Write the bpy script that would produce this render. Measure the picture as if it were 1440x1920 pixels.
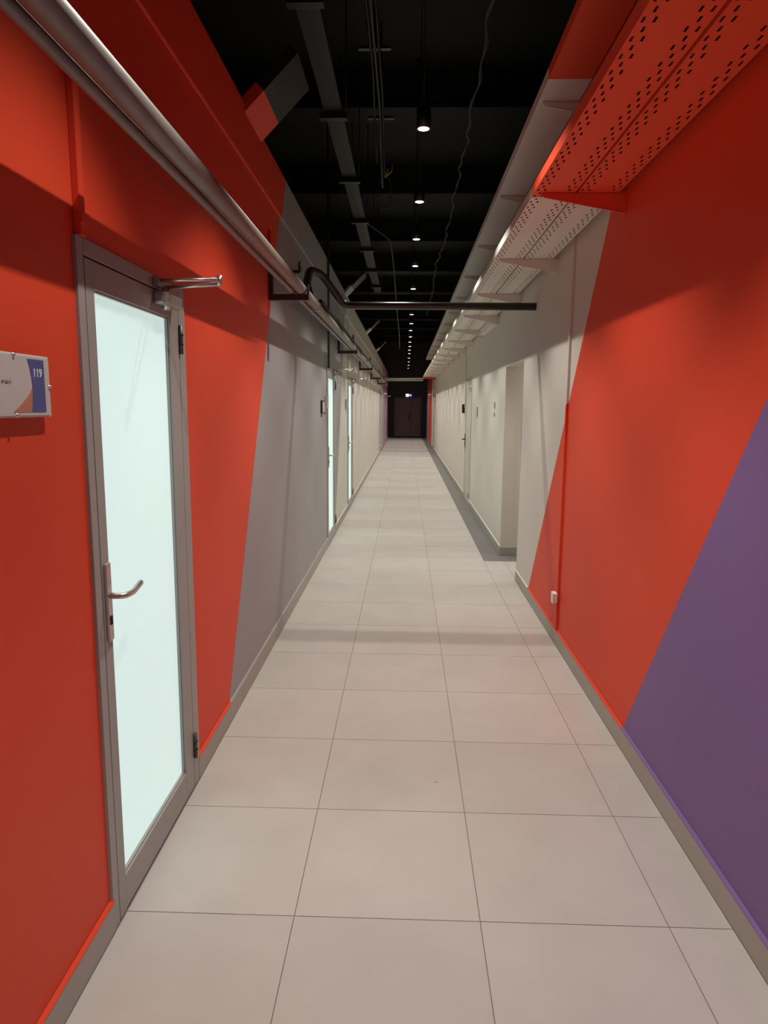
import bpy, bmesh, math, random
from mathutils import Vector, Matrix
random.seed(7)
S = bpy.context.scene
C = S.collection
for o in list(bpy.data.objects):
    bpy.data.objects.remove(o, do_unlink=True)

# ------------------------------------------------------------------ camera
FPX, CAM_H = 1289.6, 1.635
PITCH, YAW, ROLL = math.radians(8.756), math.radians(1.724), math.radians(0.463)
fwd = Vector((-math.sin(YAW) * math.cos(PITCH), math.cos(YAW) * math.cos(PITCH), -math.sin(PITCH)))
rt = Vector((math.cos(YAW), math.sin(YAW), 0))
up = rt.cross(fwd)
ax = rt * math.cos(ROLL) + up * math.sin(ROLL)
ay = -rt * math.sin(ROLL) + up * math.cos(ROLL)
cd = bpy.data.cameras.new('camera')
cam = bpy.data.objects.new('camera', cd)
C.objects.link(cam)
cd.sensor_fit = 'VERTICAL'
cd.sensor_height = 24.0
cd.lens = FPX * 24.0 / 1920.0
cd.clip_start = 0.02
cam.matrix_world = Matrix(((ax.x, ay.x, -fwd.x, 0), (ax.y, ay.y, -fwd.y, 0), (ax.z, ay.z, -fwd.z, CAM_H), (0, 0, 0, 1)))
S.camera = cam

# ------------------------------------------------------------------ world, exposure, lamp settings
w = bpy.data.worlds.new('world')
S.world = w
w.use_nodes = True
w.node_tree.nodes['Background'].inputs[0].default_value = (0.02, 0.02, 0.022, 1)
w.node_tree.nodes['Background'].inputs[1].default_value = 0.2
S.view_settings.view_transform = 'Standard'
S.view_settings.look = 'None'
S.view_settings.exposure = 0.12
S.view_settings.gamma = 1.0
S.view_settings.use_curve_mapping = False
LAMP_W = 120.0                 # each pendant downlight
LAMP_CONE = 90.0             # degrees
LAMP_COL = (1.0, 0.965, 0.905)
LAMP_X, LAMP_Z = 0.095, 3.42
S.cycles.diffuse_bounces = 8

# ------------------------------------------------------------------ constants of the place
XL, XR = -0.90, 1.073         # wall faces
Y0, YP, YE = -3.0, 25.3, 36.4   # behind the camera, threshold, end wall
ZT = 3.24                     # top of left partition
ZC = 5.2                      # black ceiling


# ------------------------------------------------------------------ materials
def nodes_of(name):
    m = bpy.data.materials.new(name)
    m.use_nodes = True
    nt = m.node_tree
    return m, nt, nt.nodes['Principled BSDF']


def mat(name, col, rough=0.6, metal=0.0, var=0.0, scale=6.0, bump=0.0, bscale=60.0, emit=None, estr=0.0, spec=0.5):
    m, nt, b = nodes_of(name)
    b.inputs['Base Color'].default_value = (*col, 1)
    b.inputs['Roughness'].default_value = rough
    b.inputs['Metallic'].default_value = metal
    b.inputs['Specular IOR Level'].default_value = spec
    if emit:
        b.inputs['Emission Color'].default_value = (*emit, 1)
        b.inputs['Emission Strength'].default_value = estr
    if var or bump:
        g = nt.nodes.new('ShaderNodeNewGeometry')
    if var:
        n = nt.nodes.new('ShaderNodeTexNoise')
        n.inputs['Scale'].default_value = scale
        n.inputs['Detail'].default_value = 5
        nt.links.new(g.outputs['Position'], n.inputs['Vector'])
        mx = nt.nodes.new('ShaderNodeMix')
        mx.data_type = 'RGBA'
        mx.inputs[6].default_value = (*[c * (1 - var) for c in col], 1)
        mx.inputs[7].default_value = (*[min(1, c * (1 + var)) for c in col], 1)
        nt.links.new(n.outputs['Fac'], mx.inputs[0])
        nt.links.new(mx.outputs[2], b.inputs['Base Color'])
    if bump:
        n2 = nt.nodes.new('ShaderNodeTexNoise')
        n2.inputs['Scale'].default_value = bscale
        nt.links.new(g.outputs['Position'], n2.inputs['Vector'])
        bp = nt.nodes.new('ShaderNodeBump')
        bp.inputs['Strength'].default_value = bump
        bp.inputs['Distance'].default_value = 0.002
        nt.links.new(n2.outputs['Fac'], bp.inputs['Height'])
        nt.links.new(bp.outputs['Normal'], b.inputs['Normal'])
    return m


RED = (0.70, 0.060, 0.020)
GREY = (0.33, 0.315, 0.32)
WHITE = (0.64, 0.605, 0.54)
PURPLE = (0.205, 0.12, 0.305)
LILAC = (0.55, 0.44, 0.48)
BLACK = (0.012, 0.012, 0.013)


def paint(name, bands, rough=0.55, bump=0.15):
    """Painted colour fields: bands = [(colour, kz, y_limit), ...], the first whose y + kz*z < limit wins."""
    m, nt, b = nodes_of(name)
    N, L = nt.nodes, nt.links
    g = N.new('ShaderNodeNewGeometry')
    sp = N.new('ShaderNodeSeparateXYZ')
    L.new(g.outputs['Position'], sp.inputs[0])
    prev = None
    for i, (col, kz, lim) in enumerate(reversed(bands)):
        if i == 0:
            rgb = N.new('ShaderNodeRGB')
            rgb.outputs[0].default_value = (*col, 1)
            prev = rgb.outputs[0]
            continue
        mu = N.new('ShaderNodeMath')
        mu.operation = 'MULTIPLY_ADD'
        mu.inputs[1].default_value = kz
        L.new(sp.outputs[2], mu.inputs[0])
        L.new(sp.outputs[1], mu.inputs[2])
        lt = N.new('ShaderNodeMath')
        lt.operation = 'LESS_THAN'
        lt.inputs[1].default_value = lim
        L.new(mu.outputs[0], lt.inputs[0])
        mx = N.new('ShaderNodeMix')
        mx.data_type = 'RGBA'
        mx.inputs[7].default_value = (*col, 1)
        L.new(lt.outputs[0], mx.inputs[0])
        L.new(prev, mx.inputs[6])
        prev = mx.outputs[2]
    # faint roller mottling
    n = N.new('ShaderNodeTexNoise')
    n.inputs['Scale'].default_value = 2.2
    n.inputs['Detail'].default_value = 4
    L.new(g.outputs['Position'], n.inputs['Vector'])
    mr = N.new('ShaderNodeMapRange')
    mr.inputs[3].default_value = 0.95
    mr.inputs[4].default_value = 1.05
    L.new(n.outputs['Fac'], mr.inputs[0])
    vm = N.new('ShaderNodeVectorMath')
    vm.operation = 'SCALE'
    L.new(prev, vm.inputs[0])
    L.new(mr.outputs[0], vm.inputs['Scale'])
    L.new(vm.outputs[0], b.inputs['Base Color'])
    b.inputs['Roughness'].default_value = rough
    b.inputs['Specular IOR Level'].default_value = 0.35
    n2 = N.new('ShaderNodeTexNoise')
    n2.inputs['Scale'].default_value = 90
    L.new(g.outputs['Position'], n2.inputs['Vector'])
    bp = N.new('ShaderNodeBump')
    bp.inputs['Strength'].default_value = bump
    bp.inputs['Distance'].default_value = 0.002
    L.new(n2.outputs['Fac'], bp.inputs['Height'])
    L.new(bp.outputs['Normal'], b.inputs['Normal'])
    return m


P_LEFT = paint('paint_left', [(RED, -0.5955, 3.305), (GREY, -0.51, 8.77), (WHITE, 0, 26.4), (LILAC, 0, 33.0), (PURPLE, 0, 99)])
P_RIGHT = paint('paint_right', [(PURPLE, 0.684, 3.245), (RED, 0.742, 5.858), (WHITE, 0, 28.7), (RED, 0, 32.6), (GREY, 0, 99)])
RED_T, WHITE_T = (0.80, 0.085, 0.028), (0.72, 0.675, 0.60)     # tray enamel, lightened to stand in for missing bounce light underneath
P_TRAY = paint('paint_lower_tray', [(RED_T, 0, 3.70), (WHITE_T, 0, 25.2), (RED_T, 0, 99)], rough=0.6, bump=0.05)
P_TRAY2 = paint('paint_upper_tray', [(RED_T, 0, 3.47), (WHITE_T, 0, 99)], rough=0.6, bump=0.05)
M_WHITE = mat('white_paint', WHITE, 0.5, var=0.03)
M_BLACK = mat('black_ceiling_paint', BLACK, 0.8, var=0.3, scale=2)
M_BLACK2 = mat('black_duct_steel', (0.026, 0.025, 0.023), 0.5, metal=0.4, var=0.4, scale=30)
M_CABLE = mat('black_cable', (0.01, 0.01, 0.01), 0.55)
M_CABLEG = mat('grey_cable', (0.075, 0.072, 0.066), 0.5)
M_ALU = mat('grey_aluminium', (0.34, 0.325, 0.30), 0.42, metal=0.1, var=0.03)
M_STEEL = mat('brushed_steel', (0.62, 0.57, 0.52), 0.3, metal=0.9, var=0.06, scale=40)
M_CLOSER = mat('closer_silver', (0.36, 0.34, 0.31), 0.35, metal=0.5)
M_HINGE = mat('dark_grey_hinge', (0.11, 0.095, 0.09), 0.4, metal=0.4)
M_GASK = mat('black_gasket', (0.015, 0.013, 0.013), 0.6)
M_GLASS = mat('backlit_frosted_glass', (0.34, 0.44, 0.43), 0.35, emit=(0.70, 0.90, 0.86), estr=0.66)
M_PIPE = mat('galvanised_pipe', (0.27, 0.25, 0.215), 0.5, metal=0.35, var=0.18, scale=14)
M_DPIPE = mat('dark_enamel_pipe', (0.035, 0.026, 0.025), 0.28, var=0.1)
M_BRKT = mat('dark_bracket_steel', (0.05, 0.032, 0.03), 0.45, metal=0.2)
M_PLINTH = mat('grey_plinth_tile', (0.36, 0.335, 0.29), 0.5, var=0.06, scale=3)
M_GROUT = mat('grout', (0.20, 0.175, 0.15), 0.85)
M_DARKT = mat('dark_grey_tile', (0.17, 0.16, 0.155), 0.45, var=0.06)
M_DOORW = mat('white_door', (0.50, 0.475, 0.42), 0.45, var=0.02)
M_BROWN = mat('dark_brown_door', (0.32, 0.235, 0.225), 0.5)
M_ENDW = mat('dark_end_wall', (0.085, 0.068, 0.07), 0.6)
M_PLAST = mat('white_plastic', (0.72, 0.68, 0.62), 0.4)
M_BLKP = mat('black_plastic', (0.012, 0.012, 0.012), 0.4)
M_SIGNW = mat('sign_white', (0.55, 0.53, 0.50), 0.35)
M_SIGNB = mat('sign_blue', (0.055, 0.085, 0.26), 0.35)
M_SIGNO = mat('sign_orange', (0.48, 0.19, 0.10), 0.35)
M_SIGNT = mat('sign_lettering_white', (0.80, 0.80, 0.82), 0.4)
M_SIGNG = mat('sign_lettering_grey', (0.34, 0.34, 0.34), 0.4)
M_LED = mat('lamp_diffuser', (0.9, 0.9, 0.9), 0.4, emit=(1, 0.97, 0.92), estr=7)
M_EXITW = mat('lit_sign_white', (0.8, 0.8, 0.8), 0.4, emit=(0.9, 0.92, 1), estr=1.1)
M_EXITB = mat('lit_sign_blue', (0.05, 0.08, 0.4), 0.4, emit=(0.05, 0.08, 0.45), estr=0.9)
M_YEL = mat('yellow_green_wire', (0.45, 0.45, 0.08), 0.5)


def floor_mat():
    m, nt, b = nodes_of('light_porcelain_tile')
    N, L = nt.nodes, nt.links
    g = N.new('ShaderNodeNewGeometry')
    oi = N.new('ShaderNodeObjectInfo')
    n = N.new('ShaderNodeTexNoise')
    n.inputs['Scale'].default_value = 3.0
    n.inputs['Detail'].default_value = 8
    n.inputs['Roughness'].default_value = 0.6
    L.new(g.outputs['Position'], n.inputs['Vector'])
    cr = N.new('ShaderNodeValToRGB')
    cr.color_ramp.elements[0].position = 0.3
    cr.color_ramp.elements[0].color = (0.460, 0.425, 0.382, 1)
    cr.color_ramp.elements[1].position = 0.7
    cr.color_ramp.elements[1].color = (0.510, 0.472, 0.428, 1)
    L.new(n.outputs['Fac'], cr.inputs[0])
    # each tile a touch lighter or darker
    mr = N.new('ShaderNodeMapRange')
    mr.inputs[3].default_value = 0.965
    mr.inputs[4].default_value = 1.035
    L.new(oi.outputs['Random'], mr.inputs[0])
    vm = N.new('ShaderNodeVectorMath')
    vm.operation = 'SCALE'
    L.new(cr.outputs[0], vm.inputs[0])
    L.new(mr.outputs[0], vm.inputs['Scale'])
    # small dirt specks and scuffs
    v = N.new('ShaderNodeTexVoronoi')
    v.inputs['Scale'].default_value = 5.5
    L.new(g.outputs['Position'], v.inputs['Vector'])
    lt = N.new('ShaderNodeMath')
    lt.operation = 'LESS_THAN'
    lt.inputs[1].default_value = 0.045
    L.new(v.outputs['Distance'], lt.inputs[0])
    sp = N.new('ShaderNodeSeparateColor')
    L.new(v.outputs['Color'], sp.inputs[0])
    gt = N.new('ShaderNodeMath')
    gt.operation = 'GREATER_THAN'
    gt.inputs[1].default_value = 0.72
    L.new(sp.outputs[0], gt.inputs[0])
    mm = N.new('ShaderNodeMath')
    mm.operation = 'MULTIPLY'
    L.new(lt.outputs[0], mm.inputs[0])
    L.new(gt.outputs[0], mm.inputs[1])
    m3 = N.new('ShaderNodeMath')
    m3.operation = 'MULTIPLY'
    m3.inputs[1].default_value = 0.55
    L.new(mm.outputs[0], m3.inputs[0])
    mx = N.new('ShaderNodeMix')
    mx.data_type = 'RGBA'
    L.new(m3.outputs[0], mx.inputs[0])
    L.new(vm.outputs[0], mx.inputs[6])
    mx.inputs[7].default_value = (0.22, 0.17, 0.14, 1)
    L.new(mx.outputs[2], b.inputs['Base Color'])
    b.inputs['Roughness'].default_value = 0.46
    b.inputs['Specular IOR Level'].default_value = 0.4
    return m


M_TILE = floor_mat()


# ------------------------------------------------------------------ mesh helpers
def box(bm, x0, x1, y0, y1, z0, z1):
    if x1 < x0: x0, x1 = x1, x0
    if y1 < y0: y0, y1 = y1, y0
    if z1 < z0: z0, z1 = z1, z0
    v = [bm.verts.new(p) for p in ((x0, y0, z0), (x1, y0, z0), (x1, y1, z0), (x0, y1, z0),
                                   (x0, y0, z1), (x1, y0, z1), (x1, y1, z1), (x0, y1, z1))]
    for f in ((0, 3, 2, 1), (4, 5, 6, 7), (0, 1, 5, 4), (1, 2, 6, 5), (2, 3, 7, 6), (3, 0, 4, 7)):
        bm.faces.new([v[i] for i in f])


def prism(bm, pts, ext):
    ext = Vector(ext)
    a = [bm.verts.new(p) for p in pts]
    b = [bm.verts.new(Vector(p) + ext) for p in pts]
    n = len(pts)
    bm.faces.new(a[::-1])
    bm.faces.new(b)
    for i in range(n):
        bm.faces.new((a[i], a[(i + 1) % n], b[(i + 1) % n], b[i]))
    bmesh.ops.recalc_face_normals(bm, faces=bm.faces[:])


def tube(bm, pts, r, n=12, cap=True):
    pts = [Vector(p) for p in pts]
    rings = []
    t0 = (pts[1] - pts[0]).normalized()
    ref = Vector((0, 0, 1)) if abs(t0.z) < 0.9 else Vector((1, 0, 0))
    u = t0.cross(ref).normalized()
    for i, p in enumerate(pts):
        if i == 0: t = t0
        elif i == len(pts) - 1: t = (pts[i] - pts[i - 1]).normalized()
        else: t = ((pts[i + 1] - p).normalized() + (p - pts[i - 1]).normalized()).normalized()
        u = (u - t * u.dot(t)).normalized()
        v = t.cross(u)
        k = 1.0
        if 0 < i < len(pts) - 1:
            k = 1.0 / max(0.5, (p - pts[i - 1]).normalized().dot(t))
        rings.append([bm.verts.new(p + (u * math.cos(a) + v * math.sin(a)) * r * k) for a in [2 * math.pi * j / n for j in range(n)]])
    for a, b in zip(rings, rings[1:]):
        for j in range(n):
            f = bm.faces.new((a[j], a[(j + 1) % n], b[(j + 1) % n], b[j]))
            f.smooth = True
    if cap:
        bm.faces.new(rings[0][::-1])
        bm.faces.new(rings[-1])


def bend(pts, r, k=5):
    """Round the corners of a polyline with radius r."""
    pts = [Vector(p) for p in pts]
    out = [pts[0]]
    for a, b, c in zip(pts, pts[1:], pts[2:]):
        d1, d2 = (a - b), (c - b)
        q = min(r, d1.length * 0.45, d2.length * 0.45)
        p1, p2 = b + d1.normalized() * q, b + d2.normalized() * q
        for i in range(k + 1):
            t = i / k
            out.append((1 - t) ** 2 * p1 + 2 * t * (1 - t) * b + t * t * p2)
    out.append(pts[-1])
    return out


def obj(name, bm, m, parent=None, loc=None, bevel=0.0):
    me = bpy.data.meshes.new(name)
    bmesh.ops.recalc_face_normals(bm, faces=bm.faces[:])
    bm.to_mesh(me)
    bm.free()
    return obj_me(name, me, m, parent, loc, bevel)


def obj_me(name, me, m, parent=None, loc=None, bevel=0.0):
    if m and not me.materials:
        me.materials.append(m)
    o = bpy.data.objects.new(name, me)
    C.objects.link(o)
    if parent: o.parent = parent
    if loc is not None: o.location = loc
    if bevel:
        md = o.modifiers.new('bevel', 'BEVEL')
        md.width = bevel
        md.segments = 2
        md.limit_method = 'ANGLE'
    return o


def boxes(name, m, lst, parent=None, loc=None, bevel=0.0):
    bm = bmesh.new()
    for b in lst: box(bm, *b)
    return obj(name, bm, m, parent, loc, bevel)


def tubes(name, m, lst, parent=None, n=12, loc=None):
    bm = bmesh.new()
    for pts, r in lst: tube(bm, pts, r, n)
    return obj(name, bm, m, parent, loc)


def tag(o, label, cat, group=None):
    o['label'] = label
    o['category'] = cat
    if group: o['group'] = group
    return o


def struct(o, label=None, cat=None):
    o['kind'] = 'structure'
    if label: o['label'] = label
    if cat: o['category'] = cat
    return o


def empty(name, loc=(0, 0, 0)):
    o = bpy.data.objects.new(name, None)
    o.empty_display_size = 0.1
    C.objects.link(o)
    o.location = loc
    return o


ORD = ['nearest', 'second', 'third', 'fourth', 'fifth', 'sixth', 'seventh', 'eighth', 'ninth', 'tenth', 'eleventh', 'twelfth',
       'thirteenth', 'fourteenth', 'fifteenth', 'sixteenth', 'seventeenth', 'eighteenth', 'nineteenth', 'twentieth', 'twenty-first',
       'twenty-second', 'twenty-third', 'twenty-fourth']

# ------------------------------------------------------------------ floor
fl = struct(boxes('floor', M_GROUT, [(-1.02, 3.1, Y0, YE, -0.12, -0.002)]), 'pale porcelain tiled corridor floor with a dark grey border strip', 'floor')
G = 0.0016
tile_cache = {}


def tile(x0, x1, y0, y1, m):
    wx, wy = round(x1 - x0, 3), round(y1 - y0, 3)
    k = (wx, wy, m.name)
    if k not in tile_cache:
        bm = bmesh.new()
        box(bm, G, wx - G, G, wy - G, -0.002, 0.0)
        me = bpy.data.meshes.new('tile')
        bmesh.ops.recalc_face_normals(bm, faces=bm.faces[:])
        bm.to_mesh(me)
        bm.free()
        me.materials.append(m)
        tile_cache[k] = me
    obj_me('floor_tile' if m is M_TILE else 'border_tile', tile_cache[k], None, fl, (x0, y0, 0))


YS = 7.24                      # where the dark border strip starts
XS = 0.86
yrows = [1.9935 + 0.6 * j for j in range(-6, 58)]
for ya in yrows:
    yb = ya + 0.6
    if yb > YE: yb = YE
    if ya >= YE - 0.05: break
    for x0, x1 in ((-0.888, -0.34), (-0.34, 0.26), (0.26, 0.86)):
        tile(x0, x1, ya, yb, M_TILE)
    if yb <= YS or ya < YS < yb:
        if ya < YS < yb:
            tile(XS, XR + 0.0, ya, YS, M_TILE)
            tile(XS, XR + 0.0, YS, yb, M_DARKT)
        elif ya < 6.0:
            tile(XS, 1.061, ya, yb, M_TILE)
        else:
            tile(XS, XR, ya, yb, M_TILE)
    elif ya >= YS:
        tile(XS, 1.061, ya, yb, M_DARKT)
for x0 in (XR, XR + 0.6, XR + 1.2):     # tiles inside the side passage
    tile(x0, x0 + 0.6, 6.44, YS, M_TILE)
    tile(x0, x0 + 0.6, YS, 7.54, M_DARKT)
struct(boxes('trim_1', M_ALU, [(-0.888, 0.86, YP - 0.03, YP + 0.03, 0.0002, 0.006)], bevel=0.002), 'metal threshold strip across the far floor', 'threshold')


# ------------------------------------------------------------------ walls
def wall_with_openings(name, m, x0, x1, ya, yb, z1, ops):
    lst = []
    y = ya
    for (a, b, h) in ops:
        lst.append((x0, x1, y, a, 0, z1))
        lst.append((x0, x1, a, b, h, z1))
        y = b
    lst.append((x0, x1, y, yb, 0, z1))
    return struct(boxes(name, m, lst))


LD = [(1.915, 2.80, 2.075), (7.90, 8.80, 2.075), (10.74, 11.70, 2.075), (23.75, 24.70, 2.075), (29.8, 30.7, 2.075)]
RD = [(6.43, 7.55, 2.065), (11.36, 12.40, 2.12), (25.75, 26.75, 2.075)]
wl = wall_with_openings('wall_left', P_LEFT, -1.02, XL, Y0, YE, ZT, LD)
wl['label'] = 'left corridor wall painted red, then grey, then white'
wl['category'] = 'wall'
wr = wall_with_openings('wall_right', P_RIGHT, XR, 1.195, Y0, YE, 3.42, RD)
wr['label'] = 'right corridor wall painted purple, orange red and white'
wr['category'] = 'wall'
struct(boxes('trim_2', P_LEFT, [(XL - 0.001, XL + 0.016, Y0, YE, 2.93, ZT)], bevel=0.008), 'raised band along the top of the left wall', 'wall band')
struct(boxes('wall_end', M_ENDW, [(-2.2, 2.6, YE, YE + 0.1, 0, ZC)]), 'dark brown black wall at the far end of the corridor', 'wall')
struct(boxes('wall_back', M_WHITE, [(-1.02, 1.195, Y0 - 0.1, Y0, 0, ZT)]), 'white wall behind the viewpoint', 'wall')
struct(boxes('wall_passage', M_WHITE, [(1.195, 3.0, 7.55, 7.67, 0, 2.6), (1.195, 3.0, 6.31, 6.43, 0, 2.6), (3.0, 3.1, 6.31, 7.67, 0, 2.6), (1.195, 3.1, 6.31, 7.67, 2.6, 2.7)]),
       'white walls of the side passage on the right', 'wall')
struct(boxes('wall_upper_left', M_BLACK, [(-2.3, -2.2, Y0 - 0.1, YE, ZT - 0.06, ZC), (-2.2, -1.02, Y0 - 0.1, YE, ZT - 0.06, ZT - 0.001)]),
       'black wall set back above the left partition', 'wall')
struct(boxes('wall_upper_right', M_BLACK, [(1.6, 1.7, Y0 - 0.1, YE, 3.36, ZC), (1.195, 1.6, Y0 - 0.1, YE, 3.36, 3.419)]),
       'black wall set back above the right partition', 'wall')
struct(boxes('wall_upper_back', M_BLACK, [(-2.3, 1.7, Y0 - 0.2, Y0 - 0.1, ZT, ZC)]), 'black wall high behind the viewpoint', 'wall')

# baseboards with the painted bead of filler on top
def segs(ya, yb, ops):
    out = []
    y = ya
    for (a, b, h) in ops:
        out.append((y, a))
        y = b
    out.append((y, yb))
    return out


bl = struct(boxes('baseboard_left', M_PLINTH, [(XL, XL + 0.012, a, b, 0, 0.098) for a, b in segs(Y0, YE, LD)], bevel=0.0015), 'grey tiled baseboard along the left wall', 'baseboard')
br = struct(boxes('baseboard_right', M_PLINTH, [(XR - 0.012, XR, a, b, 0, 0.098) for a, b in segs(Y0, YE, RD)] + [(XR - 0.012, 2.9, 7.538, 7.55, 0, 0.09)], bevel=0.0015),
            'grey tiled baseboard along the right wall', 'baseboard')


def bead(name, m, xw, sg, ops, parent):
    bm = bmesh.new()
    for a, b in segs(Y0, YE, ops):
        if b - a < 0.05: continue
        pts = [(xw, a, 0.098), (xw + sg * 0.0125, a, 0.098), (xw + sg * 0.0115, a, 0.101), (xw + sg * 0.001, a, 0.110)]
        prism(bm, pts, (0, b - a, 0))
    return obj(name, bm, m, parent)


bead('filler_bead', P_LEFT, XL, 1, LD, bl)
bead('filler_bead', P_RIGHT, XR, -1, RD, br)

# ------------------------------------------------------------------ ceiling
ce = struct(boxes('ceiling', M_BLACK, [(-2.3, 1.7, Y0 - 0.2, YE, ZC, ZC + 0.1)]), 'black painted ceiling high above the corridor', 'ceiling')
bmB = bmesh.new()
box(bmB, -2.2, 1.6, -0.14, 0.14, -0.38, 0)
box(bmB, -2.2, 1.6, -0.20, 0.20, -0.42, -0.38)
me_beam = bpy.data.meshes.new('ceiling_beam')
bmB.to_mesh(me_beam)
bmB.free()
me_beam.materials.append(M_BLACK)
for k in range(12):
    obj_me('ceiling_beam', me_beam, None, ce, (0, 2.1 + 3.0 * k, ZC))


# ------------------------------------------------------------------ doors
def door(name, side, y0, y1, H, glass=True, hinge_far=True, label='', closer=True, leaf_m=None, fr=(0.04, 0.075, 0.045), pulls=True, lever_m=None):
    """Door set in a side wall; local x runs along +Y of the world, d is the distance into the corridor."""
    sg = 1 if side == 'L' else -1
    xw = XL if side == 'L' else XR
    R = struct(empty(name, (xw, y0, 0)), label, 'door')
    W = y1 - y0

    def bx(d0, d1, a, b, z0, z1): return (sg * d0, sg * d1, a, b, z0, z1)
    mF = M_ALU if glass else M_DOORW
    f0, f1, ft = fr if hinge_far else (fr[1], fr[0], fr[2])
    boxes('frame', mF, [bx(-0.06, 0.010, 0, f0, 0, H), bx(-0.06, 0.010, W - f1, W, 0, H), bx(-0.06, 0.010, f0, W - f1, H - ft, H)], R, bevel=0.0015)
    boxes('gasket', M_GASK, [bx(-0.055, -0.012, f0, f0 + 0.006, 0, H - ft), bx(-0.055, -0.012, W - f1 - 0.006, W - f1, 0, H - ft), bx(-0.055, -0.012, f0, W - f1, H - ft - 0.007, H - ft)], R)
    a0, a1, t = f0 + 0.005, W - f1 - 0.005, H - ft - 0.006
    if glass:
        s0 = 0.052 if hinge_far else 0.10
        s1 = 0.10 if hinge_far else 0.052
        gb, gt = 0.122, 1.957
        leaf = boxes('leaf', M_ALU, [bx(-0.05, 0.010, a0, a0 + s0, 0.003, t), bx(-0.05, 0.010, a1 - s1, a1, 0.006, t),
                                    bx(-0.05, 0.010, a0 + s0, a1 - s1, 0.006, gb), bx(-0.05, 0.010, a0 + s0, a1 - s1, gt, t)], R, bevel=0.0012)
        boxes('glass_pane', M_GLASS, [bx(-0.022, -0.008, a0 + s0, a1 - s1, gb, gt)], leaf)
        q = 0.006
        boxes('glazing_bead', M_ALU, [bx(-0.012, 0.002, a0 + s0, a0 + s0 + q, gb, gt), bx(-0.012, 0.002, a1 - s1 - q, a1 - s1, gb, gt),
                                     bx(-0.012, 0.002, a0 + s0 + q, a1 - s1 - q, gb, gb + q), bx(-0.012, 0.002, a0 + s0 + q, a1 - s1 - q, gt - q, gt)], leaf)
    else:
        leaf = boxes('leaf', leaf_m or M_DOORW, [bx(-0.045, 0.004, a0, a1, 0.006, t)], R, bevel=0.002)
    # handle
    lm = lever_m or M_STEEL
    hy = a0 + 0.028 if hinge_far else a1 - 0.028
    dr = 1 if hinge_far else -1
    bm = bmesh.new()
    box(bm, sg * 0.010, sg * 0.019, hy - 0.017, hy + 0.017, 0.925, 1.165)
    plate = obj('handle_plate', bm, lm, R, bevel=0.003)
    tubes('lever', lm, [(bend([(sg * 0.012, hy, 1.065), (sg * 0.062, hy, 1.065), (sg * 0.066, hy + dr * 0.055, 1.062), (sg * 0.060, hy + dr * 0.135, 1.072)], 0.018), 0.0095)], plate, 10)
    boxes('lock_cylinder', M_GASK, [bx(0.017, 0.0225, hy - 0.006, hy + 0.006, 0.975, 1.003)], plate, bevel=0.002)
    # hinges
    gy = W - f1 + 0.002 if hinge_far else f0 - 0.002
    for z in (0.19, H - 0.20):
        hg = tubes('hinge', M_HINGE if glass else M_STEEL, [([(sg * 0.016, gy, z - 0.055), (sg * 0.016, gy, z + 0.055)], 0.0085)], R, 10)
        boxes('hinge_knuckle', M_GASK, [bx(0.010, 0.0265, gy - 0.0088, gy + 0.0088, z - 0.020, z - 0.017), bx(0.010, 0.0265, gy - 0.0088, gy + 0.0088, z + 0.017, z + 0.020)], hg)
    if closer:
        cy = W - f1 - 0.17 if hinge_far else f0 + 0.17
        cl = boxes('closer', M_CLOSER, [bx(0.010, 0.052, cy - 0.10, cy + 0.10, 1.985, 2.030)], R, bevel=0.008)
        tubes('closer_spindle', M_STEEL, [([(sg * 0.030, cy - 0.02, 1.972), (sg * 0.030, cy - 0.02, 2.052)], 0.013)], cl, 12)
        e = (sg * 0.237, cy - 0.06, 2.072)
        boxes('closer_shoe', M_CLOSER, [bx(0.010, 0.030, cy - 0.095, cy - 0.045, 2.045, 2.075)], cl, bevel=0.003)
        bm = bmesh.new()
        tube(bm, [(sg * 0.030, cy - 0.02, 2.05), (sg * 0.236, cy - 0.055, 2.058)], 0.0075, 8)
        tube(bm, [(sg * 0.022, cy - 0.07, 2.066), (sg * 0.11, cy - 0.067, 2.070), e], 0.0065, 8)
        tube(bm, [(e[0], e[1], 2.05), (e[0], e[1], 2.086)], 0.009, 10)
        obj('closer_arm', bm, M_STEEL, cl)
    return R


door('door_1', 'L', 1.905, 2.812, 2.085, label='near left door with backlit frosted glass pane, set in red wall')
door('door_2', 'L', 7.89, 8.81, 2.085, label='frosted glass door in the grey part of the left wall')
door('door_3', 'L', 10.73, 11.71, 2.085, label='frosted glass door at the start of the white left wall')
door('door_4', 'L', 23.74, 24.71, 2.085, label='far left door just before the floor threshold', glass=False, leaf_m=M_DOORW)
door('door_5', 'L', 29.79, 30.71, 2.085, label='farthest left door beyond the threshold in lilac wall', glass=False)
door('door_6', 'R', 11.35, 12.41, 2.13, glass=False, hinge_far=False, closer=False, lever_m=M_BLKP, label='closed white door with black lever handle on the right wall')
door('door_7', 'R', 25.74, 26.76, 2.085, glass=False, hinge_far=False, label='far right door with closer beside the red painted stripe')
# dark rooms behind the doors (closes the openings)
struct(boxes('trim_3', M_BLACK, [(-1.05, -1.02, a - 0.05, b + 0.05, 0, h + 0.05) for a, b, h in LD] + [(1.195, 1.225, a - 0.05, b + 0.05, 0, h + 0.05) for a, b, h in RD[1:]]),
       'backing behind the door leaves', 'backing')

# jamb lining of the passage opening
struct(boxes('trim_4', M_WHITE, [(XR - 0.004, 1.20, 7.545, 7.552, 0.09, 2.065), (XR - 0.004, 1.20, 6.428, 6.434, 0.11, 2.065), (XR - 0.004, 1.20, 6.43, 7.55, 2.058, 2.066)]),
       'white lining of the side passage opening', 'opening trim')

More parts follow.
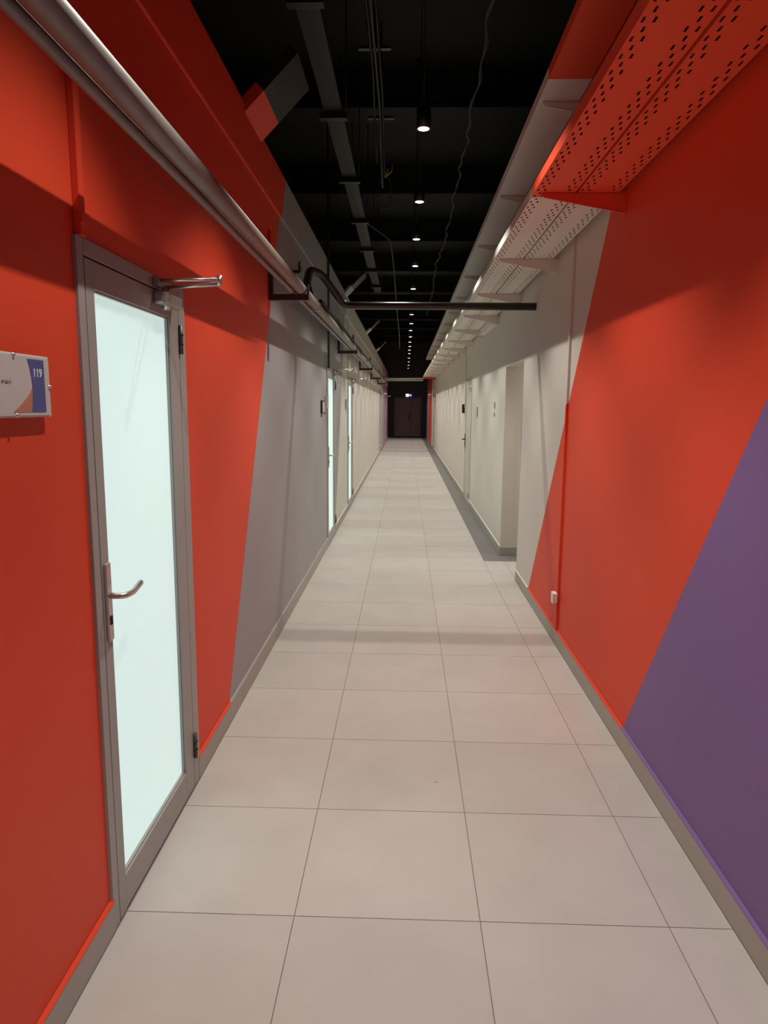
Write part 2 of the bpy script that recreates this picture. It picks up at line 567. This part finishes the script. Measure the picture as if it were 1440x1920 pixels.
# end double door
de = struct(empty('door_8', (0, YE, 0)), 'dark brown double door at the far end of corridor', 'door')
boxes('frame', M_BROWN, [(-0.60, -0.54, -0.03, 0.02, 0, 2.09), (0.735, 0.795, -0.03, 0.02, 0, 2.09), (-0.54, 0.735, -0.03, 0.02, 2.04, 2.09)], de)
l1 = boxes('leaf', M_BROWN, [(-0.535, 0.272, -0.025, 0.015, 0.01, 2.035)], de, bevel=0.004)
l2 = boxes('leaf', M_BROWN, [(0.284, 0.73, -0.025, 0.015, 0.01, 2.035)], de, bevel=0.004)
tubes('pull_handle', M_BLKP, [(bend([(0.20, -0.02, 1.27), (0.20, -0.09, 1.25), (0.20, -0.09, 0.96), (0.20, -0.02, 0.94)], 0.05), 0.02)], l1, 10)
boxes('kick_strip', M_GASK, [(-0.60, 0.795, -0.032, -0.028, 0, 0.07)], de)

# ------------------------------------------------------------------ pendant downlights
bmL = bmesh.new()
tube(bmL, [(0, 0, 0.0), (0, 0, 0.115)], 0.047, 20)
tube(bmL, [(0, 0, 0.115), (0, 0, 0.135)], 0.030, 16)
meBody = bpy.data.meshes.new('housing'); bmL.to_mesh(meBody); bmL.free(); meBody.materials.append(M_BLKP)
bmL = bmesh.new()
tube(bmL, [(0, 0, -0.0006), (0, 0, 0.002)], 0.036, 24)
meDisc = bpy.data.meshes.new('diffuser'); bmL.to_mesh(meDisc); bmL.free(); meDisc.materials.append(M_LED)
bmL = bmesh.new()
tube(bmL, [(0, 0, 0.13), (0, 0, ZC - LAMP_Z - 0.03)], 0.004, 6)
tube(bmL, [(0, 0, ZC - LAMP_Z - 0.04), (0, 0, ZC - LAMP_Z)], 0.035, 14)
meCord = bpy.data.meshes.new('suspension_cord'); bmL.to_mesh(meCord); bmL.free(); meCord.materials.append(M_CABLE)
LAMPS = [-1.6, 0.0, 1.7, 3.30, 4.81, 6.43, 7.81, 9.25, 11.0, 12.5, 14.0, 15.5, 16.9, 18.4, 19.9, 21.3, 22.7, 24.2, 26.4, 28.6, 31.0, 33.4]
spot = bpy.data.lights.new('downlight_beam', 'SPOT')
spot.energy = LAMP_W
spot.color = LAMP_COL
spot.spot_size = math.radians(LAMP_CONE)
spot.spot_blend = 0.5
spot.shadow_soft_size = 0.014
spot_n = spot.copy()           # narrower beam of the higher lamps nearest the viewpoint
spot_n.spot_size = math.radians(83)
for i, y in enumerate(LAMPS):
    dz = 0.115 if i < 3 else 0.05 if i == 3 else 0.0     # the nearest lamps hang a little higher and further left
    r = empty('pendant_downlight', (LAMP_X - dz + 0.004 * math.sin(3 * i), y, LAMP_Z + dz))
    obj_me('housing', meBody, None, r)
    obj_me('diffuser', meDisc, None, r)
    obj_me('suspension_cord', meCord, None, r)
    lo = bpy.data.objects.new('lamp_light', spot_n if i < 3 else spot)
    C.objects.link(lo)
    lo.parent = r
    lo.location = (0, 0, -0.012)
    if y < 3.2:
        tag(r, 'black pendant downlight above and behind the viewpoint, %s of three' % ('farthest back', 'middle', 'foremost')[i], 'lamp', 'pendant downlights over the corridor')
    else:
        k = i - 3
        tag(r, ('small round lit pendant downlight, %s in the ceiling row' % ORD[k]) if k else 'lit pendant downlight nearest the viewpoint, at the top edge of the picture', 'lamp', 'pendant downlights over the corridor')

# downlight in the ceiling of the side passage
r = empty('passage_downlight', (2.35, 7.02, 2.595))
bm = bmesh.new(); tube(bm, [(0, 0, -0.02), (0, 0, 0.004)], 0.09, 24)
obj('ring', bm, M_PLAST, r)
bm = bmesh.new(); tube(bm, [(0, 0, -0.023), (0, 0, -0.019)], 0.075, 24)
obj('diffuser', bm, M_LED, r)
sp2 = bpy.data.lights.new('passage_beam', 'SPOT')
sp2.energy = 38; sp2.color = LAMP_COL; sp2.spot_size = math.radians(150); sp2.spot_blend = 0.4; sp2.shadow_soft_size = 0.06
lo = bpy.data.objects.new('lamp_light', sp2); C.objects.link(lo); lo.parent = r; lo.location = (0, 0, -0.04)
tag(r, 'round downlight in the ceiling of the side passage', 'lamp')

# ------------------------------------------------------------------ cable trays on the right
ZL, ZU = 2.685, 3.135         # undersides of lower and upper trays


def perforated(name, x0, x1, z, ya, yb, yh, m, rows):
    """Sheet tray: base with real slots up to y = yh, plain beyond, and folded rims."""
    R = empty(name, ((x0 + x1) / 2, ya, z))
    ox, oy, oz = (x0 + x1) / 2, ya, z
    bm = bmesh.new()

    def q(a, b, c, d): bm.faces.new([bm.verts.new((px - ox, py - oy, 0)) for px, py in ((a, c), (b, c), (b, d), (a, d))])
    xs = x0
    sw, sl, pit = 0.0085, 0.030, 0.100
    for i, rx in enumerate(rows):
        cx = x0 + rx
        q(xs, cx - sw / 2, ya, yb)
        y = ya + (0.05 if i % 2 else 0.0)
        if i % 2: q(cx - sw / 2, cx + sw / 2, ya, y)
        while y < yh:
            q(cx - sw / 2, cx + sw / 2, y, y + pit - sl)
            y += pit
        q(cx - sw / 2, cx + sw / 2, y, yb)
        xs = cx + sw / 2
    q(xs, x1, ya, yb)
    me = bpy.data.meshes.new('base'); bm.to_mesh(me); bm.free()
    b = obj_me('base', me, m, R)
    md = b.modifiers.new('sheet', 'SOLIDIFY'); md.thickness = 0.0015; md.offset = 1.0
    L = yb - ya
    for sx, xx in ((1, x0 - ox), (-1, x1 - ox)):
        bm = bmesh.new()
        prof = [(xx, 0, 0.0), (xx, 0, 0.052), (xx + sx * 0.009, 0, 0.055), (xx + sx * 0.009, 0, 0.052), (xx + sx * 0.003, 0, 0.049), (xx + sx * 0.002, 0, 0.002)]
        prism(bm, prof, (0, L, 0))
        obj('rim', bm, m, R)
    return R


ROWS = [0.014, 0.030, 0.046, 0.150, 0.166, 0.182]
tag(perforated('cable_tray', 0.622, 0.823, ZL, -0.8, 27.0, 11.0, P_TRAY, ROWS), 'lower perforated cable tray on the corridor side, red then white', 'cable tray', 'cable trays on the right wall')
tag(perforated('cable_tray', 0.835, 1.036, ZL, -0.8, 27.0, 11.0, P_TRAY, ROWS), 'lower perforated cable tray against the right wall, red then white', 'cable tray', 'cable trays on the right wall')
tag(perforated('cable_tray', 0.640, 0.840, ZU, -0.8, 23.0, -0.8, P_TRAY2, []), 'upper solid cable tray on the corridor side, red then off-white', 'cable tray', 'cable trays on the right wall')
tag(perforated('cable_tray', 0.852, 1.052, ZU, -0.8, 23.0, -0.8, P_TRAY2, []), 'upper solid cable tray against the right wall above the perforated one', 'cable tray', 'cable trays on the right wall')
# joint plates on the upper tray
# unseen cables added in the lower trays to keep the slots dark
for (a, b, n_, lab) in ((0.640, 0.806, 9, 'unseen black cables added to darken the lower corridor-side tray slots'), (0.853, 1.018, 9, 'unseen black cables added to darken the lower wall-side tray slots')):
    r = empty('added_cable_bundle', ((a + b) / 2, 0, ZL + 0.004))
    st = (b - a) / (n_ - 1)
    for j in range(n_):
        xx = a + st * j - (a + b) / 2
        tubes('cable', M_CABLE, [([(xx, -0.75, 0.0103), (xx + 0.001, 6, 0.0103), (xx, 13, 0.0103), (xx, 20, 0.0103), (xx, 26.5, 0.0103)], 0.0100)], r, 8)
    tag(r, lab, 'cables', 'added cables darkening the lower tray slots')


def bracket_meshes():
    # wedge-shaped cantilever arm, local origin on the wall face at the arm's top
    bm = bmesh.new()
    xt = -0.412
    web = [(0, 0, 0), (xt, 0, 0), (xt - 0.004, 0, -0.008), (xt + 0.01, 0, -0.020), (0, 0, -0.095)]
    prism(bm, web, (0, 0.003, 0))
    prism(bm, [(0, 0, 0), (xt, 0, 0), (xt, 0, -0.003), (0, 0, -0.003)], (0, 0.030, 0))
    prism(bm, [(0, 0, -0.095), (xt + 0.01, 0, -0.020), (xt + 0.01, 0, -0.017), (0, 0, -0.092)], (0, 0.014, 0))
    bmesh.ops.recalc_face_normals(bm, faces=bm.faces[:])
    me1 = bpy.data.meshes.new('arm'); bm.to_mesh(me1); bm.free()
    bm = bmesh.new()
    box(bm, -0.006, -0.0005, -0.012, 0.042, -0.105, 0.004)
    me2 = bpy.data.meshes.new('wall_plate'); bm.to_mesh(me2); bm.free()
    return me1, me2


armL = bracket_meshes()
armU = [m.copy() for m in armL]
for me in armL: me.materials.append(P_TRAY)
for me in armU: me.materials.append(P_TRAY2)
for k in range(16):
    y = 2.08 + 1.545 * k
    if k == 0: continue
    r = empty('tray_bracket', (XR, y, ZL - 0.001))
    obj_me('arm', armL[0], None, r); obj_me('wall_plate', armL[1], None, r)
    j = k - 1
    tag(r, 'red wedge-shaped bracket under the lower tray, nearest of its row' if j == 0 else 'off-white wedge bracket under the lower perforated tray, %s of its row' % ORD[j], 'bracket', 'brackets under the lower tray')
for k in range(13):
    y = 3.70 + 1.545 * k
    r = empty('tray_bracket', (XR, y, ZU - 0.001))
    obj_me('arm', armU[0], None, r); obj_me('wall_plate', armU[1], None, r)
    tag(r, 'off-white wedge bracket under the upper tray, %s of its row' % ORD[k], 'bracket', 'brackets under the upper tray')

# small white batten luminaire below the lower tray
r = empty('batten_luminaire', (1.02, 9.04, 2.60))
boxes('housing', M_PLAST, [(-0.02, 0.05, -0.62, 0.62, -0.0, 0.075)], r, bevel=0.004)
boxes('end_cap', M_PLAST, [(-0.024, 0.052, -0.645, -0.62, -0.003, 0.078)], r, bevel=0.004)
boxes('end_cap', M_PLAST, [(-0.024, 0.052, 0.62, 0.645, -0.003, 0.078)], r, bevel=0.004)
tag(r, 'white batten fitting under the lower tray past the side passage', 'luminaire')

# ------------------------------------------------------------------ pipes along the left wall
PB = (-0.690, 2.382)           # big pipe centre x, z
PS = (-0.747, 2.366)
big = tubes('steel_pipe', M_PIPE, [([(PB[0], Y0 + 0.02, PB[1]), (PB[0], 24.9, PB[1])], 0.034)], n=20)
tag(big, 'thicker grey steel pipe running along the left wall', 'pipe', 'pipes along the left wall')
for y in (5.35, 11.4, 17.4):
    tubes('coupling', M_PIPE, [([(PB[0], y, PB[1]), (PB[0], y + 0.07, PB[1])], 0.038)], big, 20)
tag(tubes('steel_pipe', M_PIPE, [([(PS[0], Y0 + 0.02, PS[1]), (PS[0], 24.9, PS[1])], 0.0165)], n=14), 'thinner grey steel pipe beside the thick one on the left', 'pipe', 'pipes along the left wall')
# dark pipe: crosses the corridor, bends down at the left and runs on above the thick pipe
P3 = (-0.685, 2.452)
cross = [(XR - 0.004, 5.957, 2.463), (-0.530, 5.965, 2.468), (-0.700, 5.82, 2.695), (-0.785, 5.72, 2.712), (-0.792, 5.60, 2.58), (-0.765, 5.56, 2.50)]
tag(tubes('crossing_pipe', M_DPIPE, [(bend(cross, 0.055, 6), 0.031)], n=18), 'dark glossy pipe crossing the corridor overhead and bending at the left', 'pipe')
tag(tubes('steel_pipe', M_DPIPE, [([(P3[0], 5.62, P3[1]), (P3[0], 24.9, P3[1])], 0.016)], n=12), 'thin dark pipe above the thick one beyond the crossing pipe', 'pipe', 'pipes along the left wall')
for k, y in enumerate((0.3, 4.62, 9.2, 13.4, 17.8, 22.0)):
    r = empty('pipe_bracket', (XL, y, 2.3255))
    boxes('arm', M_BRKT, [(0.0, 0.262, -0.022, 0.022, -0.016, 0.022)], r, bevel=0.002)
    boxes('upright', P_LEFT if k < 1 else M_BRKT, [(0.001, 0.028, -0.018, 0.018, 0.022, 0.19)], r, bevel=0.002)
    boxes('end_stop', M_BRKT, [(0.250, 0.262, -0.02, 0.02, 0.022, 0.085)], r)
    if k > 0:
        boxes('upper_post', P_LEFT, [(0.001, 0.022, -0.016, 0.016, 0.19, 0.42)], r, bevel=0.002)
        tubes('hook', M_BRKT, [(bend([(0.02, 0.0, 0.165), (0.17, 0.0, 0.165), (0.205, 0.0, 0.165), (0.205, 0.0, 0.225)], 0.02), 0.011)], r, 8)
    lab = 'dark steel pipe bracket on the left wall, %s' % ('behind the viewpoint', 'nearest in view where red meets grey', 'second, near the grey to white change', 'third from the near end', 'fourth from the near end', 'farthest of the row')[k]
    tag(r, lab, 'bracket', 'pipe brackets on the left wall')

# sloping braces from the top of the left wall
for k, y in enumerate((3.95, 10.0, 15.3, 20.3)):
    r = empty('sloping_brace', (XL + 0.016, y, 3.19))
    tk = 0.043 if k == 0 else 0.02
    P = [(-0.02, 0, -0.02), (0.105, 0, 0.105), (0.105 - tk, 0, 0.105 + tk), (-0.02 - tk, 0, -0.02 + tk)]
    bm = bmesh.new(); prism(bm, P, (0, 0.43 if k == 0 else 0.36, 0))
    obj('lower_board', bm, P_LEFT, r)
    P = [(0.105, 0, 0.105), (0.29, 0, 0.29), (0.29 - tk, 0, 0.29 + tk), (0.105 - tk, 0, 0.105 + tk)]
    bm = bmesh.new(); prism(bm, P, (0, 0.43 if k == 0 else 0.36, 0))
    obj('upper_board', bm, M_BLACK2, r)
    tag(r, ('orange and black sloping brace jutting from the red left wall top', 'white and black sloping brace above the grey to white change', 'third sloping brace along the left wall top', 'farthest sloping brace along the left wall top')[k], 'brace', 'braces on the left wall top')

# vertical trunking above the doors
def trunk(y, z0, z1, m, lab, wd=0.032):
    o = boxes('trunking', m, [(XL, XL + 0.02, y - wd / 2, y + wd / 2, z0, z1)], bevel=0.002)
    tag(o, lab, 'trunking', 'vertical cable trunking')
    boxes('foot_clip', m, [(XL + 0.02, XL + 0.026, y - wd / 2 - 0.004, y + wd / 2 + 0.012, z0 + 0.03, z0 + 0.06)], o)


trunk(1.935, 2.086, 2.93, P_LEFT, 'red vertical trunking above the near left door')
trunk(10.72, 2.09, 2.93, P_LEFT, 'white vertical trunking above the third left door')
tag(tubes('conduit', M_BLKP, [([(XL + 0.03, 7.86, 2.05), (XL + 0.03, 7.86, 4.9)], 0.013)], n=10), 'black vertical conduit rising past the second left door', 'conduit')

# right wall conduit and socket
o = boxes('trunking', P_RIGHT, [(XR - 0.016, XR, 4.625, 4.650, 0.115, ZL + 0.02)], bevel=0.002)
tag(o, 'thin vertical trunking on the right wall above the white socket', 'trunking', 'vertical cable trunking')
r = empty('wall_socket', (XR - 0.016, 4.64, 0.34))
boxes('back_box', M_PLAST, [(-0.026, 0.0, -0.036, 0.040, -0.034, 0.034)], r, bevel=0.005)
boxes('front_plate', M_PLAST, [(-0.034, -0.026, -0.040, 0.028, -0.038, 0.036)], r, bevel=0.005)
tag(r, 'small white surface-mounted socket low on the orange right wall', 'socket')
tag(boxes('trunking', M_WHITE, [(XR - 0.02, XR, 12.5, 12.54, 1.62, ZL)], bevel=0.002), 'white vertical trunking beside the right door', 'trunking', 'vertical cable trunking')


def flat_poly(name, m, x, pts, parent=None, th=0.0012, loc=(0, 0, 0)):
    bm = bmesh.new()
    prism(bm, [(x, a, b) for a, b in pts], (th, 0, 0))
    return obj(name, bm, m, parent, loc)


def text_mesh(name, s, size, m, parent, M, extrude=0.0004):
    cu = bpy.data.curves.new(name, 'FONT')
    cu.body = s
    cu.size = size
    cu.extrude = extrude
    cu.offset = 0.0005 if size > 0.02 else 0.0
    to = bpy.data.objects.new(name + '_tmp', cu)
    C.objects.link(to)
    dg = bpy.context.evaluated_depsgraph_get()
    me = bpy.data.meshes.new_from_object(to.evaluated_get(dg))
    bpy.data.objects.remove(to, do_unlink=True)
    me.materials.clear()
    o = obj_me(name, me, m, parent)
    o.matrix_local = M
    return o


# room number plate on the left wall
sx = XL + 0.022
r = empty('room_sign', (sx, 1.55, 1.675))


def L(pts): return [(a - 1.55, b - 1.675) for a, b in pts]


pl = boxes('plate', M_SIGNW, [(-0.004, 0, 1.395 - 1.55, 0.147, -0.069, 0.068)], r, bevel=0.001)
boxes('cover_sheet', M_PLAST, [(-0.0055, -0.004, 1.388 - 1.55, 0.152, -0.073, 0.072)], r)
flat_poly('blue_panel', M_SIGNB, 0.0002, L([(1.600, 1.737), (1.672, 1.737), (1.672, 1.614), (1.608, 1.614), (1.613, 1.640), (1.616, 1.668), (1.614, 1.692), (1.609, 1.714)]), r, 0.0006)
flat_poly('orange_panel', M_SIGNO, 0.0002, L([(1.6155, 1.672), (1.6125, 1.640), (1.6075, 1.614), (1.530, 1.614), (1.560, 1.630), (1.590, 1.648), (1.606, 1.660)]), r, 0.0005)
MT = Matrix(((0, 0, 1, 0), (1, 0, 0, 0), (0, 1, 0, 0), (0, 0, 0, 1)))
text_mesh('room_number', '119', 0.027, M_SIGNT, r, Matrix.Translation((0.0012, 1.6205 - 1.55, 1.697 - 1.675)) @ MT)
text_mesh('room_name', 'етный', 0.0135, M_SIGNG, r, Matrix.Translation((0.0006, 1.490 - 1.55, 1.678 - 1.675)) @ MT)
for (a, b) in ((1.695, 1.675), (1.545, 1.742), (1.545, 1.608), (1.395, 1.675)):
    tubes('standoff_screw', M_STEEL, [([(-0.022, a - 1.55, b - 1.675), (0.0035, a - 1.55, b - 1.675)], 0.0045)], r, 10)
tag(r, 'white, blue and orange room number plate reading 119 on the red wall', 'sign')


# smaller plates and boxes along the corridor
def plate(name, side, y, z, wy, hz, m, lab, cat, th=0.012, trim=None, group=None):
    sg = 1 if side == 'L' else -1
    xw = XL if side == 'L' else XR
    e = empty(name, (xw, y, z))
    boxes('body', m, [(0, sg * th, -wy / 2, wy / 2, -hz / 2, hz / 2)], e, bevel=0.002)
    if trim: boxes('face', trim, [(sg * th, sg * (th + 0.003), -wy * 0.38, wy * 0.38, -hz * 0.38, hz * 0.38)], e)
    return tag(e, lab, cat, group)


plate('room_sign', 'L', 7.42, 1.62, 0.20, 0.14, M_BRKT, 'dark edged door plate before the second left door', 'sign', 0.02, M_SIGNW)
plate('access_reader', 'L', 7.72, 1.675, 0.10, 0.14, M_PLAST, 'white box reader beside the second left door', 'reader', 0.04)
plate('room_sign', 'L', 10.40, 1.66, 0.20, 0.14, M_SIGNG, 'small door plate before the third left door', 'sign', 0.02, M_SIGNW)
plate('card_reader', 'R', 12.72, 1.60, 0.10, 0.16, M_BLKP, 'black card reader beside the white door on the right', 'reader', 0.045, M_BLKP)
plate('room_sign', 'R', 10.45, 1.56, 0.16, 0.14, M_SIGNG, 'small grey plate on the white right wall near the door', 'sign', 0.015, M_SIGNW)
plate('restroom_sign', 'R', 8.42, 1.655, 0.07, 0.07, M_SIGNG, 'small grey pictogram plate beside the side passage, upper', 'sign', 0.012)
plate('restroom_sign', 'R', 8.42, 1.545, 0.05, 0.05, M_SIGNG, 'small grey pictogram plate beside the side passage, lower', 'sign', 0.012)
plate('notice_plate', 'R', 35.2, 1.65, 0.3, 0.3, M_SIGNW, 'pale notice plate on the far right wall by end door', 'sign', 0.03)

# lit exit sign above the end door
r = empty('exit_sign', (0.15, YE, 2.20))
boxes('housing', M_BLKP, [(-0.17, 0.17, -0.06, 0.0, -0.085, 0.085)], r, bevel=0.004)
boxes('blue_panel', M_EXITB, [(0.0, 0.16, -0.064, -0.06, -0.075, 0.075)], r)
boxes('white_panel', M_EXITW, [(-0.16, 0.0, -0.064, -0.06, -0.075, 0.075)], r)
bm = bmesh.new()
prism(bm, [(0.02, -0.066, 0.015), (0.09, -0.066, 0.015), (0.09, -0.066, 0.04), (0.14, -0.066, 0.0), (0.09, -0.066, -0.04), (0.09, -0.066, -0.015), (0.02, -0.066, -0.015)], (0, 0.002, 0))
obj('arrow', bm, M_EXITW, r)
tag(r, 'lit blue and white exit sign above the far double door', 'sign')

# pale pipe pair crossing at the threshold
r = empty('crossing_duct', (0, YP, 2.60))
tubes('pipe', M_PLAST, [([(-0.86, 0.0, 0.015), (-0.3, 0, 0.02), (0.2, 0, 0.03), (0.62, 0, 0.035)], 0.032)], r, 12)
tubes('pipe', M_WHITE, [([(-0.86, 0.05, -0.045), (0.62, 0.05, -0.03)], 0.028)], r, 12)
tag(r, 'pale pipes crossing overhead near the far threshold', 'pipe')

# ------------------------------------------------------------------ black ceiling services
ZD = 4.0
r = empty('ceiling_cable_tray', (-0.62, 0, ZD))
boxes('base', M_BLACK2, [(-0.07, 0.07, -0.5, 15.0, 0, 0.003), (-0.004, 0.004, -0.5, 15.0, -0.004, 0)], r)
boxes('side', M_BLACK2, [(-0.073, -0.07, -0.5, 15.0, 0, 0.05)], r)
boxes('side', M_BLACK2, [(0.07, 0.073, -0.5, 15.0, 0, 0.05)], r)
tag(r, 'dark metal cable tray hanging under the black ceiling, left of lamps', 'cable tray')
for k in range(8):
    y = 2.8 + 1.62 * k
    h = empty('tray_hanger', (-0.62, y, ZD - 0.03))
    boxes('crossbar', M_BLKP, [(-0.11, 0.11, -0.035, 0.035, -0.02, 0.022)], h)
    tubes('rod', M_BLKP, [([(-0.1, 0, 0.02), (-0.1, 0, ZC - ZD + 0.02)], 0.006)], h, 6)
    tubes('rod', M_BLKP, [([(0.1, 0, 0.02), (0.1, 0, ZC - ZD + 0.02)], 0.006)], h, 6)
    tag(h, 'black crossbar hanger under the dark ceiling tray, %s of its row' % ORD[k], 'hanger', 'hangers of the ceiling tray')

# grey twisted cable sagging along the right side of the ceiling
pts, pts2 = [], []
for k in range(150):
    t = k / 149
    y = 2.0 + 16.0 * t
    wv = 0.012 * math.sin(y * 5.1) + 0.010 * math.sin(y * 11.7 + 1)
    pts.append((0.50 + wv + 0.02 * math.sin(y * 0.9), y, 3.95 + 0.05 * math.cos(y * 1.55) + 0.012 * math.sin(y * 7)))
    pts2.append((0.506 + wv + 0.02 * math.sin(y * 0.9) + 0.010 * math.sin(y * 17), y, 3.954 + 0.05 * math.cos(y * 1.55) + 0.012 * math.sin(y * 7) + 0.01 * math.cos(y * 17)))
tag(tubes('hanging_cable', M_CABLEG, [(pts, 0.0045), (pts2, 0.004)], n=6), 'thin grey wavy cable strung under the ceiling right of lamps', 'cable')

# black conduits, a junction box and loose wire ends left of the lamps
for j, (dx, ye) in enumerate(((-0.305, 7.2), (-0.275, 8.0), (-0.24, 7.6))):
    tag(tubes('ceiling_conduit', M_CABLEG if j == 1 else M_BLACK2, [(bend([(dx, 1.5, 4.35), (dx, ye - 1.0, 4.35), (dx - 0.02, ye - 0.3, 4.28), (dx - 0.01, ye, 4.0)], 0.1), 0.011)], n=8),
        'dark conduit run along the black ceiling, %s of three' % ('leftmost', 'middle', 'rightmost')[j], 'conduit', 'ceiling conduits')
for j in range(4):
    y = 3.2 + 1.3 * j
    tag(boxes('conduit_clamp', M_BLKP, [(-0.40, -0.15, y - 0.02, y + 0.02, 4.36, 4.38), (-0.285, -0.265, y - 0.01, y + 0.01, 4.38, ZC)]), 'black clamp bar holding the ceiling conduits, %s of its row' % ORD[j], 'clamp', 'clamps of the ceiling conduits')
loop = [(-0.25 + 0.07 * math.sin(a), 7.6, 4.0 - 0.16 * (1 - math.cos(a)) / 2 * 2) for a in [2 * math.pi * k / 24 for k in range(25)]]
tag(tubes('wire_loop', M_CABLEG, [(loop, 0.006)], n=6), 'loose grey wire loop hanging from the ceiling conduits', 'wire')
tag(tubes('wire_ends', M_YEL, [([(-0.25, 7.6, 3.99), (-0.225, 7.59, 4.03), (-0.215, 7.59, 4.07)], 0.006), ([(-0.25, 7.6, 3.985), (-0.18, 7.59, 4.04), (-0.165, 7.58, 4.10)], 0.006)], n=6), 'bare yellow green wire ends at the hanging loop', 'wire')
tag(tubes('hanging_cable', M_BLACK2, [(bend([(-0.56, 9.55, 4.012), (-0.53, 9.75, 4.055), (-0.40, 10.1, 4.05), (-0.25, 10.4, 4.0), (-0.22, 11.6, 3.85), (-0.20, 14.0, 3.5), (-0.17, 16.0, 3.3), (-0.18, 18.0, 3.1)], 0.6), 0.012)], n=8), 'dark cable curving down below the black ceiling tray', 'cable')
